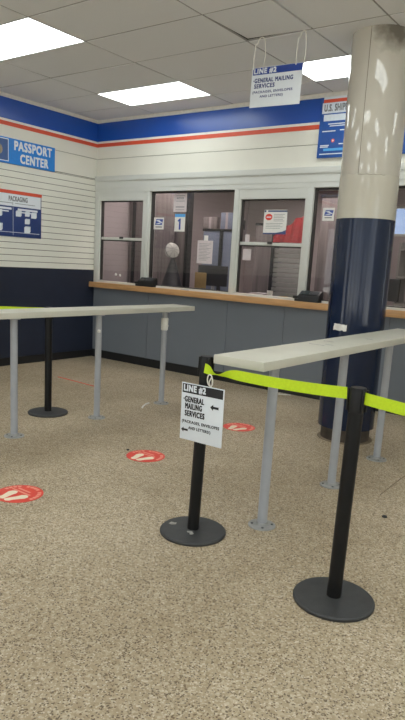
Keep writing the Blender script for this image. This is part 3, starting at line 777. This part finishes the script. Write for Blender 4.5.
sheet('slip', 2.495, 2.555, 1.645, 1.775, M['paper_pink'], 'small upper paper slip at the edge of the third window', 'slip', .02)
sheet('slip', 2.475, 2.59, 1.48, 1.61, M['paper_pink'], 'pale paper slip under the sash bar of the third window', 'slip', .02)
b = MB()
for x, z in ((.40, 1.19), (.48, 1.185)): b.poly([(x + .02 * cos(k * pi / 4) * random.uniform(.7, 1.2), z + .022 * sin(k * pi / 4) * random.uniform(.6, 1.1)) for k in range(8)], 0, .0006)
o = b.build('glue_residue', M['paper'], matrix=wall_mat((0, .0205, 0))); tag(o, 'two white torn sticker spots low on the first window', 'sticker')

# card terminals on the ledge
def terminal(x, label, rz):
    t = empty('card_terminal', (x, -.05, 1.0665), rz); t.scale = (1.22, 1.1, 1.35); tag(t, label, 'card terminal', 'black card terminals on the ledge')
    MB().box(-.12, .12, -.05, .05, 0, .022, .006).build('base', M['terminal'], t)
    b = MB()
    prof = [(-.055, .02), (.05, .02), (.05, .085), (.02, .09), (-.05, .052)]
    for xa, xb in ((-.085, .125),):
        a = [b.bm.verts.new((xa, y, z)) for y, z in prof]; c = [b.bm.verts.new((xb, y, z)) for y, z in prof]
        b.bm.faces.new(a); b.bm.faces.new(c)
        for k in range(5): b.bm.faces.new([a[k], a[(k + 1) % 5], c[(k + 1) % 5], c[k]])
    bmesh.ops.bevel(b.bm, geom=b.bm.edges[:], offset=.005, segments=2, affect='EDGES')
    body = b.build('body', M['terminal'], t)
    sl = math.atan2(.038, .07)
    k_ = MB()
    for i in range(4):
        for j in range(3): k_.box(.02 + i * .022, .036 + i * .022, -.022 + j * .018, -.010 + j * .018, 0, .004, .001)
    k_.build('keypad', M['key'], t, loc=(0, -.018, .0725), rot=(sl, 0, 0))
    MB().box(-.07, .01, -.025, .028, 0, .002).build('screen', M['screen'], t, loc=(0, -.018, .0725), rot=(sl, 0, 0))
    MB().box(-.14, -.085, -.045, .03, .02, .045, .008).build('card_slot', M['terminal'], t)
    MB().tube([(.10, .03, .02), (.15, .035, .012), (.19, .06, .008)], .004, 6).build('cable', M['dark'], t)
    return t
terminal(1.03, 'black card terminal on the ledge below the first window post', 0)
terminal(3.42, 'black card terminal on the ledge close to the column', 0)
t = MB().tube([(1.62, -.05, 1.074), (1.70, -.06, 1.073), (1.74, -.045, 1.073), (1.69, -.03, 1.073)], .006, 6).build('pen_chain', M['steel']); tag(t, 'thin steel pen chain lying on the ledge under the tan card', 'pen')

# ------------------------------------------------------------------ floor decals and litter
def decal(x, y, label, rot=0):
    o = MB().lathe([(0, 0), (.143, 0), (.143, .0012), (0, .0012)], seg=48, smooth=False).build('floor_decal', M['red_disc'], loc=(x, y, .0002), rot=(0, 0, rot))
    tag(o, label, 'floor sticker', 'round red distance stickers on the floor')
    foot = [(-.018, -.062), (-.006, -.070), (.010, -.066), (.018, -.050), (.015, -.025), (.020, .010), (.024, .035), (.016, .058), (0, .066), (-.016, .060), (-.024, .038), (-.020, .010), (-.019, -.030)]
    foot = [(px * 1.25, py * 1.05) for px, py in foot]
    for sx, cx_, an_ in ((1, .046, -20), (-1, -.036, 12)):
        a = radians(an_); pts = [(cx_ + (px * sx) * cos(a) - py * sin(a), -.052 + (px * sx) * sin(a) + py * cos(a)) for px, py in foot]
        MB().poly(pts, .001, .0018).build('footprint', M['decal_white'], o)
    MB().box(-.095, .07, .018, .032, .001, .0017).box(-.075, .035, .048, .062, .001, .0017).build('text_line', M['decal_pink'], o)
    b = MB()
    for k in range(15):
        if k in (4, 9): continue
        a0 = radians(185 - k * 13); a1 = a0 - radians(10)
        b.poly([(.108 * cos(a0), .108 * sin(a0)), (.130 * cos(a0), .130 * sin(a0)), (.130 * cos(a1), .130 * sin(a1)), (.108 * cos(a1), .108 * sin(a1))], .001, .0017)
    b.build('arc_text', M['decal_pink'], o)
    return o
decal(3.655, -4.055, 'round red floor sticker with white footprints cut off by the picture edge')
decal(3.685, -2.952, 'round red floor sticker with white footprints between the two shelves')
decal(3.70, -1.72, 'round red floor sticker with white footprints nearest the service counter')
b = MB()
b.tube([(2.57, -1.66, .005), (2.58, -1.72, .006), (2.62, -1.80, .005), (2.66, -1.86, .005)], .008, 6)
t = b.build('torn_tape', M['paper']); tag(t, 'white torn tape strip on the floor at a shelf leg', 'litter')
t = MB().box(-.07, .07, -.02, .02, 0, .004, .001).build('paper_scrap', M['paper'], loc=(3.26, -.115, .0005), rot=(0, 0, .5)); tag(t, 'white paper scrap on the floor against the black baseboard', 'litter')
def crumb(x, y, s, label):
    t = MB().lathe([(0, 0), (s, 0), (s * .8, s * .5), (0, s * .6)], seg=7).build('crumb', M['dark'], loc=(x, y, .0002)); tag(t, label, 'litter')
crumb(5.446, -2.782, .017, 'dark crumb on the floor near the open-floor stanchion')
crumb(3.496, -2.942, .012, 'tiny dark crumb touching the middle red sticker')
b = MB(); pts = [(5.287, -2.44), (5.28, -2.2), (5.275, -2.0), (5.30, -1.7), (5.29, -1.3)]
b.tube([(x, y, .0003) for x, y in pts], .0035, 4)
t = struct(b.build('trim_18', M['mortar']))
b = MB(); b.tube([(.97, -1.474, .0003), (1.3, -1.49, .0003), (1.725, -1.52, .0003)], .006, 4)
t = b.build('floor_scratch', M['red_disc']); tag(t, 'thin red tape line on the floor toward the navy wall', 'floor mark')

# ------------------------------------------------------------------ camera, light, view
cam = bpy.data.cameras.new('camera'); co = bpy.data.objects.new('camera', cam); COL.objects.link(co)
R3 = Matrix(((0.8006320059430052, -0.16429637494641175, 0.5761901528481267), (0.5963131791197089, 0.12492673079098965, -0.7929715659101665), (0.05830080160534285, 0.97846819729276, 0.19799243273123035)))
co.matrix_world = Matrix.Translation((6.5892, -6.2728, 1.4301)) @ R3.to_4x4()
cam.sensor_fit = 'VERTICAL'; cam.sensor_height = 36; cam.sensor_width = 36
cam.lens = 620.108 / 720 * 36
cam.shift_x = -1.0065 / 720; cam.shift_y = 27.42 / 720
cam.clip_start = .05
S.camera = co

w = bpy.data.worlds.new('sky'); S.world = w; w.use_nodes = True
nt = w.node_tree; nt.nodes.clear()
bg = nt.nodes.new('ShaderNodeBackground'); wo = nt.nodes.new('ShaderNodeOutputWorld')
tcw = nt.nodes.new('ShaderNodeTexCoord'); sp = nt.nodes.new('ShaderNodeSeparateXYZ'); rp = nt.nodes.new('ShaderNodeValToRGB')
nt.links.new(tcw.outputs['Generated'], sp.inputs[0]); nt.links.new(sp.outputs[2], rp.inputs[0])
rp.color_ramp.elements[0].color = (.75, .78, .8, 1); rp.color_ramp.elements[1].color = (.85, .92, 1, 1)
nt.links.new(rp.outputs[0], bg.inputs[0]); bg.inputs[1].default_value = 2.2
nt.links.new(bg.outputs[0], wo.inputs[0])

sun = bpy.data.lights.new('sun', 'SUN'); sun.energy = 16; sun.angle = .02; sun.color = (1, .96, .9)
so = bpy.data.objects.new('sun', sun); COL.objects.link(so); so.location = (5, 10, 12)
so.rotation_euler = Vector((0, -.5, -.87)).to_track_quat('-Z', 'Y').to_euler()
S.view_settings.view_transform = 'Standard'; S.view_settings.look = 'None'
S.view_settings.gamma = 1; S.view_settings.exposure = 0.3
S.view_settings.use_curve_mapping = False
S.cycles.use_denoising = True
S.cycles.max_bounces = 8; S.cycles.diffuse_bounces = 5; S.cycles.transparent_max_bounces = 12
S.cycles.sample_clamp_indirect = 6
